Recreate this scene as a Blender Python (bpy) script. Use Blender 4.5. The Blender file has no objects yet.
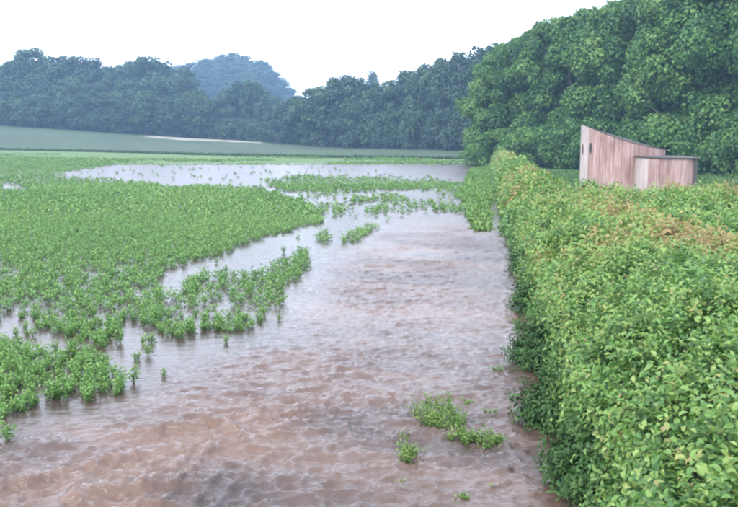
import bpy, math
import numpy as np
from mathutils import Vector

rng = np.random.default_rng(7)
scene = bpy.context.scene
COL = scene.collection

# ------------------------------------------------------------------ camera
CAM_H, FPX, HORIZON = 2.7, 850.0, 140.0
PITCH = math.atan((253.5 - HORIZON) / FPX)
cam_data = bpy.data.cameras.new("camera")
cam_data.sensor_width = 36.0
cam_data.lens = 36.0 * FPX / 738.0
cam_data.clip_start, cam_data.clip_end = 0.1, 6000.0
cam = bpy.data.objects.new("camera", cam_data)
cam.location = (0, 0, CAM_H)
cam.rotation_euler = (math.pi / 2 - PITCH, 0, 0)
COL.objects.link(cam)
scene.camera = cam

# ------------------------------------------------------------------ sky and sun
SUN_EL, SUN_AZ = math.radians(48), math.radians(215)     # azimuth clockwise from +Y
world = bpy.data.worlds.new("World")
scene.world = world
world.use_nodes = True
wn, wl = world.node_tree.nodes, world.node_tree.links
wn.clear()
sky = wn.new("ShaderNodeTexSky")
sky.sky_type = 'NISHITA'
sky.sun_disc = False
sky.sun_elevation, sky.sun_rotation = SUN_EL, SUN_AZ
sky.air_density, sky.dust_density, sky.ozone_density = 1.0, 6.0, 1.0
hsv = wn.new("ShaderNodeHueSaturation")
hsv.inputs["Saturation"].default_value = 0.30        # overcast: the whole sky loses most of its blue
mixw = wn.new("ShaderNodeMix")
mixw.data_type = 'RGBA'
mixw.inputs["Factor"].default_value = 0.55
mixw.inputs["B"].default_value = (9.2, 10.0, 12.0, 1)   # even cloud layer
bg = wn.new("ShaderNodeBackground")
bg.inputs["Strength"].default_value = 0.15
wo = wn.new("ShaderNodeOutputWorld")
wl.new(sky.outputs[0], hsv.inputs["Color"])
wl.new(hsv.outputs[0], mixw.inputs["A"])
wl.new(mixw.outputs["Result"], bg.inputs["Color"])
wl.new(bg.outputs[0], wo.inputs["Surface"])

sd = bpy.data.lights.new("sun", 'SUN')
sd.energy, sd.angle, sd.color = 0.7, math.radians(14), (1.0, 0.96, 0.9)
sun = bpy.data.objects.new("sun", sd)
sdir = Vector((math.sin(SUN_AZ) * math.cos(SUN_EL), math.cos(SUN_AZ) * math.cos(SUN_EL), math.sin(SUN_EL)))
sun.rotation_euler = sdir.to_track_quat('Z', 'Y').to_euler()
sun.location = (0, -20, 60)
COL.objects.link(sun)

scene.render.engine = 'CYCLES'
scene.view_settings.view_transform = 'Standard'
scene.view_settings.look = 'None'
scene.view_settings.gamma = 1.0
scene.view_settings.use_curve_mapping = False
scene.view_settings.exposure = 1.66
scene.cycles.use_denoising = True
scene.cycles.max_bounces = 6
scene.cycles.diffuse_bounces = 3
scene.cycles.glossy_bounces = 2
scene.cycles.transmission_bounces = 4
scene.cycles.volume_bounces = 0
scene.cycles.caustics_reflective = False
scene.cycles.caustics_refractive = False
scene.cycles.filter_width = 2.1

# ------------------------------------------------------------------ small maths
CP, SP = math.cos(PITCH), math.sin(PITCH)

def project(X, Y, Z=0.0):
    """World position -> pixel of the 738x507 photograph."""
    z = Z - CAM_H
    d = Y * CP - z * SP
    d = np.where(np.abs(d) < 1e-3, 1e-3, d)
    v = Y * SP + z * CP
    return 369.0 + FPX * X / d, 253.5 - FPX * v / d

def ray(px, py):
    a, b = (px - 369.0) / FPX, -(py - 253.5) / FPX
    return a, CP + b * SP, -SP + b * CP

def at_depth(px, py, Y):
    x, y, z = ray(px, py)
    return Vector((x * Y / y, Y, CAM_H + z * Y / y))

def on_ground(px, py, Z=0.0):
    x, y, z = ray(px, py)
    t = (Z - CAM_H) / z
    return x * t, y * t

def _hash(ix, iy, seed):
    n = (ix.astype(np.int64) * 374761393 + iy.astype(np.int64) * 668265263 + seed * 1442695041) & 0x7fffffff
    n = ((n ^ (n >> 13)) * 1274126177) & 0x7fffffff
    n = (n ^ (n >> 16)) & 0xffff
    return n / 65535.0

def vnoise(x, y, seed=0):
    """Smooth value noise in -1..1."""
    x, y = np.asarray(x, float), np.asarray(y, float)
    ix, iy = np.floor(x), np.floor(y)
    fx, fy = x - ix, y - iy
    fx, fy = fx * fx * fx * (fx * (fx * 6 - 15) + 10), fy * fy * fy * (fy * (fy * 6 - 15) + 10)
    a, b = _hash(ix, iy, seed), _hash(ix + 1, iy, seed)
    c, d = _hash(ix, iy + 1, seed), _hash(ix + 1, iy + 1, seed)
    return ((a * (1 - fx) + b * fx) * (1 - fy) + (c * (1 - fx) + d * fx) * fy) * 2 - 1

def fbm(x, y, seed=0, octv=3):
    s, amp, tot = 0, 1.0, 0
    for k in range(octv):
        s = s + amp * vnoise(x * 2 ** k + 17.3 * k, y * 2 ** k - 9.1 * k, seed + k)
        tot += amp
        amp *= 0.5
    return s / tot

def sstep(a, b, x):
    t = np.clip((x - a) / (b - a), 0, 1)
    return t * t * (3 - 2 * t)

def in_poly(px, py, poly):
    px, py = np.asarray(px, float), np.asarray(py, float)
    r = np.zeros(px.shape, bool)
    n = len(poly)
    for i in range(n):
        x0, y0 = poly[i]
        x1, y1 = poly[(i + 1) % n]
        if y0 == y1:
            continue
        c = ((y0 > py) != (y1 > py)) & (px < (x1 - x0) * (py - y0) / (y1 - y0) + x0)
        r ^= c
    return r

# ------------------------------------------------------------------ object helpers
def mesh_from(name, verts, faces, attrs=None, smooth=False):
    """verts (n,3), faces (m,k) of one size or a list of such arrays, attrs: name -> per-vertex floats."""
    if not isinstance(faces, list):
        faces = [faces]
    me = bpy.data.meshes.new(name)
    verts = np.ascontiguousarray(verts, dtype=np.float32)
    me.vertices.add(len(verts))
    me.vertices.foreach_set("co", verts.ravel())
    loops = np.concatenate([np.asarray(f, np.int32).ravel() for f in faces])
    tot = np.concatenate([np.full(len(f), np.asarray(f).shape[1], np.int32) for f in faces])
    start = np.concatenate([[0], np.cumsum(tot)[:-1]]).astype(np.int32)
    me.loops.add(len(loops))
    me.loops.foreach_set("vertex_index", loops)
    me.polygons.add(len(tot))
    me.polygons.foreach_set("loop_start", start)
    me.polygons.foreach_set("loop_total", tot)
    if smooth:
        me.polygons.foreach_set("use_smooth", np.ones(len(tot), bool))
    for k, v in (attrs or {}).items():
        v = np.asarray(v, np.float32)
        if v.ndim == 1:
            a = me.attributes.new(k, 'FLOAT', 'POINT')
            a.data.foreach_set("value", v)
        else:
            a = me.attributes.new(k, 'FLOAT_COLOR', 'POINT')
            a.data.foreach_set("color", np.concatenate([v, np.ones((len(v), 1), np.float32)], 1).ravel())
    me.update(calc_edges=True)
    me.validate()
    return me

def obj(name, me, mat=None, parent=None, label=None, cat=None, group=None, kind=None, loc=None, rot=None, scale=None):
    o = bpy.data.objects.new(name, me)
    COL.objects.link(o)
    if mat is not None and me is not None and not me.materials:
        me.materials.append(mat)
    if parent is not None:
        o.parent = parent
    if label: o["label"] = label
    if cat: o["category"] = cat
    if group: o["group"] = group
    if kind: o["kind"] = kind
    if loc is not None: o.location = loc
    if rot is not None: o.rotation_euler = rot
    if scale is not None: o.scale = scale
    return o

class Soup:
    """Collects pieces into one mesh."""
    def __init__(self):
        self.v, self.f, self.a, self.n = [], {}, [], 0
    def add(self, v, f, var=0.5):
        v = np.asarray(v, float)
        f = np.asarray(f, int)
        self.f.setdefault(f.shape[1], []).append(f + self.n)
        self.v.append(v)
        self.a.append(np.broadcast_to(np.asarray(var, float), (len(v),)))
        self.n += len(v)
    def mesh(self, name, smooth=False):
        return mesh_from(name, np.concatenate(self.v), [np.concatenate(x) for x in self.f.values()],
                         {"var": np.concatenate(self.a)}, smooth)

def tube(soup, pts, rad, sides=6, var=0.5):
    pts = np.asarray(pts, float)
    n = len(pts)
    ang = np.linspace(0, 2 * np.pi, sides, endpoint=False)
    V = []
    for i in range(n):
        t = pts[min(i + 1, n - 1)] - pts[max(i - 1, 0)]
        t = t / (np.linalg.norm(t) + 1e-9)
        ref = np.array([1.0, 0, 0]) if abs(t[2]) > 0.8 else np.array([0, 0, 1.0])
        u = np.cross(t, ref); u /= np.linalg.norm(u)
        w = np.cross(t, u)
        V.append(pts[i] + rad[i] * (np.cos(ang)[:, None] * u + np.sin(ang)[:, None] * w))
    V = np.concatenate(V)
    F = [(i * sides + k, i * sides + (k + 1) % sides, (i + 1) * sides + (k + 1) % sides, (i + 1) * sides + k)
         for i in range(n - 1) for k in range(sides)]
    soup.add(V, F, var)

def leaf_cards(pos, nrm, size, aspect, var, rs):
    """Diamond leaves (4 verts, slightly folded) at pos with normals nrm. Returns verts, faces, var."""
    n = len(pos)
    nrm = nrm / (np.linalg.norm(nrm, axis=1, keepdims=True) + 1e-9)
    r = rs.normal(size=(n, 3))
    u = np.cross(nrm, r); u /= np.linalg.norm(u, axis=1, keepdims=True) + 1e-9
    w = np.cross(nrm, u)
    s = size[:, None]
    bend = rs.uniform(0.02, 0.3, (n, 1)) * s
    P = np.stack([pos - u * s, pos - w * s * aspect + nrm * bend, pos + u * s - nrm * bend * 0.6, pos + w * s * aspect + nrm * bend], 1)
    F = np.arange(n * 4).reshape(n, 4)
    return P.reshape(-1, 3), F, np.repeat(var, 4)

def scatter(tv, tf, tvar, pos, yaw, scl, var, tilt=None):
    """Copies of one template mesh, joined."""
    n, m = len(pos), len(tv)
    c, s = np.cos(yaw)[:, None], np.sin(yaw)[:, None]
    sc = scl if np.ndim(scl) == 2 else np.stack([scl] * 3, 1)
    x, y, z = tv[None, :, 0] * sc[:, :1], tv[None, :, 1] * sc[:, 1:2], tv[None, :, 2] * sc[:, 2:3]
    X, Y = x * c - y * s, x * s + y * c
    Z = np.broadcast_to(z, X.shape)
    if tilt is not None:
        X = X + Z * tilt[:, :1]
        Y = Y + Z * tilt[:, 1:2]
    V = np.stack([X + pos[:, :1], Y + pos[:, 1:2], Z + pos[:, 2:3]], 2).reshape(-1, 3)
    F = (tf[None] + (np.arange(n) * m)[:, None, None]).reshape(-1, tf.shape[1])
    A = (tvar[None, :] + var[:, None]).reshape(-1)
    return V, F, A

# ------------------------------------------------------------------ materials
def nodes_of(name):
    m = bpy.data.materials.new(name)
    m.use_nodes = True
    nt = m.node_tree
    nt.nodes.clear()
    return m, nt.nodes, nt.links

def N(nodes, typ, **kw):
    n = nodes.new(typ)
    for k, v in kw.items():
        if k in n.inputs:
            n.inputs[k].default_value = v
        else:
            setattr(n, k, v)
    return n

def ramp(nodes, stops):
    r = nodes.new("ShaderNodeValToRGB")
    cr = r.color_ramp
    cr.elements[0].position, cr.elements[0].color = stops[0][0], (*stops[0][1], 1)
    cr.elements[1].position, cr.elements[1].color = stops[-1][0], (*stops[-1][1], 1)
    for p, c in stops[1:-1]:
        e = cr.elements.new(p)
        e.color = (*c, 1)
    return r

def leaf_material(name, stops, trans=0.3, rough=0.5, objvar=0.0, spec=0.3):
    """Leaf: colour by the 'var' attribute (each leaf its own), some light shining through."""
    m, n, l = nodes_of(name)
    at = N(n, "ShaderNodeAttribute", attribute_name="var")
    val = at.outputs["Fac"]
    if objvar:
        oi = N(n, "ShaderNodeObjectInfo")
        ma = N(n, "ShaderNodeMath", operation='MULTIPLY_ADD')
        ma.inputs[1].default_value = objvar
        l.new(oi.outputs["Random"], ma.inputs[0])
        l.new(val, ma.inputs[2])
        sb = N(n, "ShaderNodeMath", operation='SUBTRACT')
        sb.inputs[1].default_value = objvar * 0.5
        l.new(ma.outputs[0], sb.inputs[0])
        val = sb.outputs[0]
    r = ramp(n, [(p_, tuple(0.88 * q_ for q_ in c_)) for p_, c_ in stops])
    l.new(val, r.inputs[0])
    p = N(n, "ShaderNodeBsdfPrincipled")
    p.inputs["Roughness"].default_value = rough
    p.inputs["Specular IOR Level"].default_value = spec
    t = N(n, "ShaderNodeBsdfTranslucent")
    mx = N(n, "ShaderNodeMixShader")
    mx.inputs[0].default_value = trans
    o = N(n, "ShaderNodeOutputMaterial")
    l.new(r.outputs[0], p.inputs["Base Color"])
    l.new(r.outputs[0], t.inputs["Color"])
    l.new(p.outputs[0], mx.inputs[1])
    l.new(t.outputs[0], mx.inputs[2])
    l.new(mx.outputs[0], o.inputs[0])
    return m

def plain_material(name, c1, c2, scale=6.0, rough=0.8, stretch=(1, 1, 1), bump=0.3):
    m, n, l = nodes_of(name)
    tc = N(n, "ShaderNodeTexCoord")
    mp = N(n, "ShaderNodeMapping")
    mp.inputs["Scale"].default_value = stretch
    nz = N(n, "ShaderNodeTexNoise", Scale=scale, Detail=6.0)
    r = ramp(n, [(0.3, c1), (0.7, c2)])
    b = N(n, "ShaderNodeBump", Strength=bump, Distance=0.02)
    p = N(n, "ShaderNodeBsdfPrincipled", Roughness=rough)
    o = N(n, "ShaderNodeOutputMaterial")
    l.new(tc.outputs["Object"], mp.inputs[0]); l.new(mp.outputs[0], nz.inputs["Vector"])
    l.new(nz.outputs[0], r.inputs[0]); l.new(r.outputs[0], p.inputs["Base Color"])
    l.new(nz.outputs[0], b.inputs["Height"]); l.new(b.outputs[0], p.inputs["Normal"])
    l.new(p.outputs[0], o.inputs[0])
    return m

M_BARK = plain_material("bark", (0.05, 0.04, 0.03), (0.12, 0.10, 0.075), 4, 0.9, (3, 3, 0.6), 0.6)
M_WOOD_LEAF = leaf_material("wood_leaf", [(0.0, (0.022, 0.070, 0.018)), (0.45, (0.062, 0.158, 0.032)), (0.8, (0.115, 0.225, 0.046)), (1.0, (0.14, 0.24, 0.06))], 0.28, 0.55, 0.35)
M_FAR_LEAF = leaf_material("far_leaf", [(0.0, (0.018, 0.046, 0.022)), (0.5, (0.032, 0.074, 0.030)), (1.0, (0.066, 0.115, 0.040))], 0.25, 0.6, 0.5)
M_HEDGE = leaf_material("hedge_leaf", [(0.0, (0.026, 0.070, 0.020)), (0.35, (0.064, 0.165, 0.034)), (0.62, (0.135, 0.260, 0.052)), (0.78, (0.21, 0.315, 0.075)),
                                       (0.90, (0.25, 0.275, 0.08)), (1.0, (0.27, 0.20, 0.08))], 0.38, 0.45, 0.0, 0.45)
M_WEED = leaf_material("weed_leaf", [(0.0, (0.020, 0.056, 0.018)), (0.6, (0.046, 0.110, 0.028)), (1.0, (0.095, 0.17, 0.045))], 0.30, 0.55, 0.0, 0.2)
M_CROP = leaf_material("crop_leaf", [(0.0, (0.070, 0.16, 0.045)), (0.5, (0.135, 0.27, 0.068)), (0.85, (0.205, 0.34, 0.095)), (1.0, (0.27, 0.36, 0.12))], 0.35, 0.45)
M_GRASS = leaf_material("grass_blade", [(0.0, (0.055, 0.13, 0.030)), (0.5, (0.115, 0.225, 0.048)), (1.0, (0.21, 0.28, 0.080))], 0.35, 0.5)
M_VERGE = leaf_material("verge_blade", [(0.0, (0.030, 0.065, 0.022)), (0.6, (0.055, 0.105, 0.034)), (1.0, (0.10, 0.14, 0.055))], 0.3, 0.6)
M_MEADOW = leaf_material("meadow_blade", [(0.0, (0.035, 0.085, 0.022)), (0.5, (0.065, 0.14, 0.034)), (1.0, (0.11, 0.18, 0.05))], 0.3, 0.6)
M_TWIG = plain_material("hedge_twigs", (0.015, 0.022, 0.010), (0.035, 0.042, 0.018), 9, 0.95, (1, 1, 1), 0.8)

# ground: regional colour in the 'tone' attribute, broken up by noise
M_GROUND, n, l = nodes_of("ground_soil")
at = N(n, "ShaderNodeAttribute", attribute_name="tone")
geo = N(n, "ShaderNodeNewGeometry")
n1 = N(n, "ShaderNodeTexNoise", Scale=0.35, Detail=8.0, Roughness=0.65)
n2 = N(n, "ShaderNodeTexNoise", Scale=9.0, Detail=5.0)
r1 = ramp(n, [(0.25, (0.62, 0.66, 0.6)), (0.75, (1.3, 1.26, 1.25))])
mu = N(n, "ShaderNodeMix", data_type='RGBA', blend_type='MULTIPLY')
mu.inputs["Factor"].default_value = 1.0
bp = N(n, "ShaderNodeBump", Strength=0.6, Distance=0.05)
pr = N(n, "ShaderNodeBsdfPrincipled", Roughness=0.85)
pr.inputs["Specular IOR Level"].default_value = 0.2
ou = N(n, "ShaderNodeOutputMaterial")
l.new(geo.outputs["Position"], n1.inputs["Vector"]); l.new(geo.outputs["Position"], n2.inputs["Vector"])
l.new(n1.outputs[0], r1.inputs[0]); l.new(at.outputs["Color"], mu.inputs["A"]); l.new(r1.outputs[0], mu.inputs["B"])
l.new(mu.outputs["Result"], pr.inputs["Base Color"]); l.new(n2.outputs[0], bp.inputs["Height"])
l.new(bp.outputs[0], pr.inputs["Normal"]); l.new(pr.outputs[0], ou.inputs[0])

# muddy flood water
M_WATER, n, l = nodes_of("muddy_water")
geo = N(n, "ShaderNodeNewGeometry")
mp = N(n, "ShaderNodeMapping")
mp.inputs["Rotation"].default_value = (0, 0, math.radians(-18))
mp.inputs["Scale"].default_value = (1.0, 2.3, 1.0)
w1 = N(n, "ShaderNodeTexNoise", Scale=9.0, Detail=4.0, Roughness=0.62, Distortion=0.6)
w2 = N(n, "ShaderNodeTexNoise", Scale=0.5, Detail=5.0, Roughness=0.6)
silt = ramp(n, [(0.0, (0.030, 0.022, 0.020)), (0.45, (0.056, 0.037, 0.030)), (1.0, (0.098, 0.061, 0.045))])
rf = N(n, "ShaderNodeAttribute", attribute_name="rough")
st = N(n, "ShaderNodeMath", operation='MULTIPLY_ADD')
st.inputs[1].default_value = 0.50
st.inputs[2].default_value = 0.02
bp = N(n, "ShaderNodeBump", Distance=0.05)
pr = N(n, "ShaderNodeBsdfPrincipled", IOR=1.33)
gl = N(n, "ShaderNodeAttribute", attribute_name="gloss")
l.new(gl.outputs["Fac"], pr.inputs["Roughness"])
ou = N(n, "ShaderNodeOutputMaterial")
l.new(geo.outputs["Position"], mp.inputs[0]); l.new(mp.outputs[0], w1.inputs["Vector"]); l.new(mp.outputs[0], w2.inputs["Vector"])
sa_ = N(n, "ShaderNodeAttribute", attribute_name="silt")
l.new(sa_.outputs["Fac"], silt.inputs[0]); l.new(silt.outputs[0], pr.inputs["Base Color"])
l.new(rf.outputs["Fac"], st.inputs[0]); l.new(st.outputs[0], bp.inputs["Strength"])
l.new(w1.outputs[0], bp.inputs["Height"]); l.new(bp.outputs[0], pr.inputs["Normal"]); l.new(pr.outputs[0], ou.inputs[0])

# ------------------------------------------------------------------ where things grow (outlines read off the photograph, laid on the ground)
CROP_MAIN = [(-400, 160), (60, 158), (128, 161), (95, 168), (50, 176), (90, 181), (150, 183), (165, 190), (215, 188), (262, 189), (300, 202), (327, 213), (318, 222),
             (285, 233), (245, 246), (215, 257), (192, 263), (168, 272), (158, 285), (172, 300), (178, 286), (205, 274), (250, 276), (280, 262), (303, 251), (310, 262), (300, 281), (283, 290),
             (282, 306), (258, 309), (262, 322), (240, 334), (212, 333), (190, 345), (165, 343), (150, 325), (130, 318), (110, 325), (105, 345), (100, 357), (75, 354), (50, 334), (15, 338), (-400, 345)]
CROP_LEFT = [(-400, 350), (22, 345), (42, 352), (40, 361), (10, 369), (-400, 382)]
CROP_FRONT = [(-400, 385), (-20, 385), (20, 370), (60, 360), (90, 350), (108, 362), (121, 376), (117, 399), (80, 407), (66, 402), (48, 404), (30, 410), (4, 420), (-400, 432)]
CROP_FAR = [(262, 181), (300, 177), (350, 178), (400, 179), (440, 182), (456, 186), (438, 190), (400, 191), (350, 191), (310, 193), (282, 192)]
CROP_BITS = [[(340, 245), (349, 233), (371, 223), (377, 229), (357, 243)], [(430, 206), (445, 204), (463, 209), (460, 214), (434, 213)],
             [(318, 236), (330, 233), (332, 243), (320, 246)], [(366, 209), (385, 206), (392, 212), (372, 217)], [(345, 199), (395, 197), (410, 202), (350, 205)],
             [(448, 186), (470, 183), (468, 198), (453, 199)], [(333, 207), (345, 205), (343, 215), (334, 218)]]
HOLES = [(165, 287, 10, 7), (120, 270, 11, 4), (0, 268, 9, 5), (55, 283, 5, 3), (74, 315, 6, 3), (61, 325, 6, 3), (12, 188, 17, 4), (95, 275, 7, 3), (140, 293, 8, 4), (230, 300, 9, 4),
         (205, 315, 6, 4), (262, 291, 5, 3), (195, 303, 5, 4), (155, 262, 8, 3), (215, 285, 7, 3), (42, 262, 7, 3), (122, 297, 5, 3)]
LOOSE = [([(280, 190), (330, 186), (460, 186), (466, 205), (420, 214), (385, 222), (350, 240), (318, 232), (328, 212)], 0.13),
         ([(70, 176), (160, 166), (330, 168), (440, 176), (440, 184), (270, 184), (160, 186)], 0.045),
         ([(160, 268), (215, 257), (300, 236), (305, 250), (250, 275), (180, 282)], 0.10), ([(100, 330), (190, 345), (150, 375), (110, 360)], 0.12), ([(0, 330), (110, 330), (100, 360), (0, 380)], 0.14)]
GRASS_STRIP = [(466, 178), (470, 169), (492, 167), (498, 205), (499, 228), (494, 232), (470, 232), (465, 215), (461, 197)]
CURRENT = [(335, 262), (385, 225), (440, 212), (500, 235), (525, 250), (530, 330), (545, 430), (575, 560), (-200, 560), (-200, 440), (0, 432), (140, 398), (270, 345), (310, 300)]
RAPID = [(-200, 560), (-200, 470), (0, 458), (110, 446), (205, 420), (300, 396), (330, 405), (280, 440), (215, 475), (160, 540)]

def crop_density(X, Y):
    px, py = project(X, Y)
    amp = np.clip((py - 140) * 0.035, 0.4, 7) * (1 + 2.6 * sstep(215, 185, py))
    qx = px + fbm(X * 1.3, Y * 0.9, 11) * amp * 2.2
    qy = py + fbm(X * 1.1 + 40, Y * 0.8, 23) * amp
    d = np.where(in_poly(qx, qy, CROP_MAIN), 0.96, 0.0)
    low = np.clip((py - 255) / 80, 0, 1)
    d = d * (1 - low * np.clip(0.42 - 2.6 * fbm(X * 1.5, Y * 1.0, 37), 0, 0.97))
    d = np.maximum(d, np.where(in_poly(qx, qy, CROP_LEFT) | in_poly(qx, qy, CROP_FRONT), np.clip(1.05 + 2.4 * fbm(X * 1.7, Y * 1.2, 39), 0.03, 1), 0))
    d = np.maximum(d, np.where(in_poly(qx, qy, CROP_FAR), 0.8, 0))
    for b in CROP_BITS:
        d = np.maximum(d, np.where(in_poly(qx, qy, b), 0.55, 0))
    for poly, dd in LOOSE:
        d = np.maximum(d, np.where(in_poly(qx, qy, poly), dd * np.clip(0.5 + 2.2 * fbm(X * 0.45, Y * 0.3, 29), 0, 2.2), 0))
    for (hx, hy, rx, ry) in HOLES:
        d = np.where(((qx - hx) / rx) ** 2 + ((qy - hy) / ry) ** 2 < 1, d * 0.06, d)
    return d

# tables by bearing (pixel column): field edge, its height, foot of the woods, its height
TX = np.array([-600, 0, 100, 200, 330, 470, 520, 620, 1400], float)
T_B = np.array([150, 150, 145, 135, 128, 118, 115, 112, 110], float)
T_ZB = np.array([0.95, 0.93, 0.65, 0.32, 0.05, 0.05, 0.15, 0.3, 0.3])
T_D = np.array([215, 215, 220, 225, 190, 165, 160, 155, 150], float)
T_HD = np.array([6.8, 6.5, 4.8, 3.2, 1.2, 0.95, 0.8, 0.7, 0.7])
T_SL = np.array([0.15, 0.15, 0.13, 0.02, 0.02, 0.02, 0.02, 0.02, 0.02])

def land_base(X, Y):
    Ys = np.maximum(Y, 1.0)
    c = 369 + FPX * X / Ys
    c = np.clip(c, -600, 1400)
    B, zb, D, hd, sl = (np.interp(c, TX, t) for t in (T_B, T_ZB, T_D, T_HD, T_SL))
    h = zb * sstep(88, B, Y)
    t = np.clip((Y - B) / (D - B), 0, 1)
    h = h + (hd - zb) * t ** 1.25
    h = h + np.clip(Y - D, 0, 160) * sl
    h = h + 24 * np.exp(-(((X + 72) / 38) ** 2 + ((Y - 450) / 70) ** 2)) * sstep(300, 380, Y)
    return h

HEDGE_A, HEDGE_K = 0.92, 0.134            # foot of the hedge: X = A + K*Y

def land(X, Y):
    h = land_base(X, Y)
    flat = 1 - sstep(88, 105, Y)
    d = crop_density(X, Y)
    px, py = project(X, Y)
    strip = in_poly(px, py, GRASS_STRIP)
    wet = np.where(strip, 0.02 + 0.02 * vnoise(X * 1.5, Y * 1.5, 5), np.where(d > 0.3, -0.05, -0.14))
    beh = X - (HEDGE_A + HEDGE_K * Y)                     # behind the hedge the land is dry
    wet = wet * (1 - sstep(0.2, 1.0, beh)) + 0.12 * sstep(0.2, 1.0, beh)
    band = sstep(94, 106, Y)
    return h * (1 - flat) + flat * (h + wet) + (1 - flat) * 0.03 * band

# ------------------------------------------------------------------ ground sheet
ys = [-30.0]
while ys[-1] < 3000:
    y = ys[-1]
    ys.append(y + (2.0 if y < 4 else 0.22 * (1 + max(y - 6, 0) / 14)))
ys = np.array(ys)
u = np.linspace(-1, 1, 300)
xs = np.sinh(u * 5.2) / np.sinh(5.2) * 2200
GX, GY = np.meshgrid(xs, ys)
GZ = land(GX, GY)
PX, PY = project(GX, GY)
c = np.clip(369 + FPX * GX / np.maximum(GY, 1), -600, 1400)
Bv, Dv = np.interp(c, TX, T_B), np.interp(c, TX, T_D)
tone = np.zeros(GX.shape + (3,))
tone[:] = (0.17, 0.115, 0.075)                                            # wet mud
cd = crop_density(GX, GY)
tone[(cd > 0.3)] = (0.055, 0.10, 0.026)
wet_grass = (GY > 96) & (GY < Bv - 2)
tone[wet_grass] = (0.075, 0.13, 0.04)
tone[(GY >= Bv - 2) & (GY < Bv + 3)] = (0.035, 0.065, 0.025)
tone[(GY >= Bv + 3)] = (0.038, 0.062, 0.028)
far_m = GY >= Bv + 3
stripe = 1 + 0.20 * fbm(GX * 0.04, GY * 0.10, 301) - 0.22 * (np.abs(np.mod(GX * 0.94 + GY * 0.34, 21.0) - 10.5) < 0.9)
tone[far_m] *= stripe[far_m][:, None]
tone[(GX > HEDGE_A + HEDGE_K * GY + 0.3) & (GY < Bv)] = (0.04, 0.085, 0.024)
tone[in_poly(PX, PY, GRASS_STRIP)] = (0.08, 0.15, 0.03)
sand = (c > 148) & (c < 262) & (GY > Dv - 20 + 9 * np.abs(c - 190) / 60) & (GY < Dv - 2)
tone[sand] = (0.25, 0.235, 0.195)
tone[GY > Dv + 2] = (0.035, 0.055, 0.022)
nr, nc = GX.shape
idx = np.arange(nr * nc).reshape(nr, nc)
F = np.stack([idx[:-1, :-1], idx[:-1, 1:], idx[1:, 1:], idx[1:, :-1]], -1).reshape(-1, 4)
V = np.stack([GX, GY, GZ], -1).reshape(-1, 3)
obj("ground", mesh_from("ground", V, F, {"tone": tone.reshape(-1, 3) * 0.84}, True), M_GROUND, kind="structure")

# ------------------------------------------------------------------ flood water
ys = [2.5]
while ys[-1] < 108:
    y = ys[-1]
    ys.append(y + 0.029 * max(1, y / 8.5) ** 1.5)
ys = np.array(ys)
nu = 460
uu = np.linspace(0, 1, nu)
WY = np.repeat(ys[:, None], nu, 1)
xl = -(0.56 * ys + 2.5)
xr = HEDGE_A + HEDGE_K * ys + 0.7
WX = xl[:, None] + (xr - xl)[:, None] * uu[None]
wpx, wpy = project(WX, WY)

def soft_mask(poly, blur):
    m = 0
    for dx, dy in ((0, 0), (1, 0), (-1, 0), (0, 1), (0, -1), (.7, .7), (-.7, .7), (.7, -.7), (-.7, -.7), (.4, 0), (-.4, 0), (0, .4), (0, -.4)):
        m = m + in_poly(wpx + dx * blur * 2.2, wpy + dy * blur, poly)
    return m / 13.0

cur = soft_mask(CURRENT, 14)
rap = soft_mask(RAPID, 16)
patch = 0.72 + 0.55 * fbm(WX * 0.7, WY * 0.5, 61)
ca, sa = math.cos(0.49), math.sin(0.49)
A_, B_ = WX * ca + WY * sa, -WX * sa + WY * ca                      # along / across the ridges of the rapid
warp = fbm(WX * 0.8, WY * 0.8, 71) * 0.5
A_, B_ = A_ + 0.35 * fbm(WX * 1.3, WY * 1.3, 73), B_ + 0.16 * fbm(WX * 2.1, WY * 2.1, 74)
def crest(x, y, seed, p):
    return (1 - np.abs(vnoise(x, y, seed))) ** p
ridge = crest(A_ * 0.6, B_ * 1.5, 81, 7) + 0.45 * crest(A_ * 1.3, B_ * 3.0, 82, 4)
lump = np.clip(fbm(A_ * 1.6, B_ * 3.0 + 31, 91, 3), -1, 1)
RX, RY = WX * 0.96 + WY * 0.27, -WX * 0.27 + WY * 0.96
wx2, wy2 = RX + 0.25 * fbm(WX * 1.7, WY * 2.5, 121), RY + 0.12 * fbm(WX * 1.5, WY * 2.2, 127)
def ridged(x, y, seed):
    return 1 - 2 * np.abs(vnoise(x, y, seed)) ** 0.8
chop = crest(wx2 * 1.3, wy2 * 2.9, 101, 4) * 0.6 + crest(wx2 * 2.9, wy2 * 6.0, 102, 3) * 0.6
fine = crest(wx2 * 5.6, wy2 * 11.0, 111, 2) * 0.9 + crest(wx2 * 8.0 + 3, wy2 * 17.0, 112, 2) * 0.45
far_fade = 1 / (1 + (WY / 22) ** 2)
WZ = (rap * patch * (0.160 * ridge + 0.045 * lump + 0.022 * fine) + cur * patch * (0.040 * chop + 0.036 * fine) * (0.6 + 0.4 * far_fade)
      + (0.0045 * chop + 0.0025 * fine))
WZ = WZ * (1 - 0.7 * sstep(60, 100, WY))
streak = fbm(WX * 0.35 + warp, WY * 0.9 + 0.3 * WX, 137, 4)
silt_amt = np.clip(0.18 + 0.55 * cur * (0.55 + streak) + 0.75 * rap * (0.5 + fbm(A_ * 0.7, B_ * 1.6, 139, 3)) + 0.15 * streak, 0, 1)
rough = np.clip(0.22 + 0.65 * cur * patch + 0.25 * rap, 0, 1)
gloss = 0.04 + 0.22 * sstep(10, 55, WY) + 0.34 * cur * patch * sstep(6, 22, WY)          # ripples too small to see from here widen the highlight
nr, nc = WX.shape
idx = np.arange(nr * nc).reshape(nr, nc)
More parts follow.
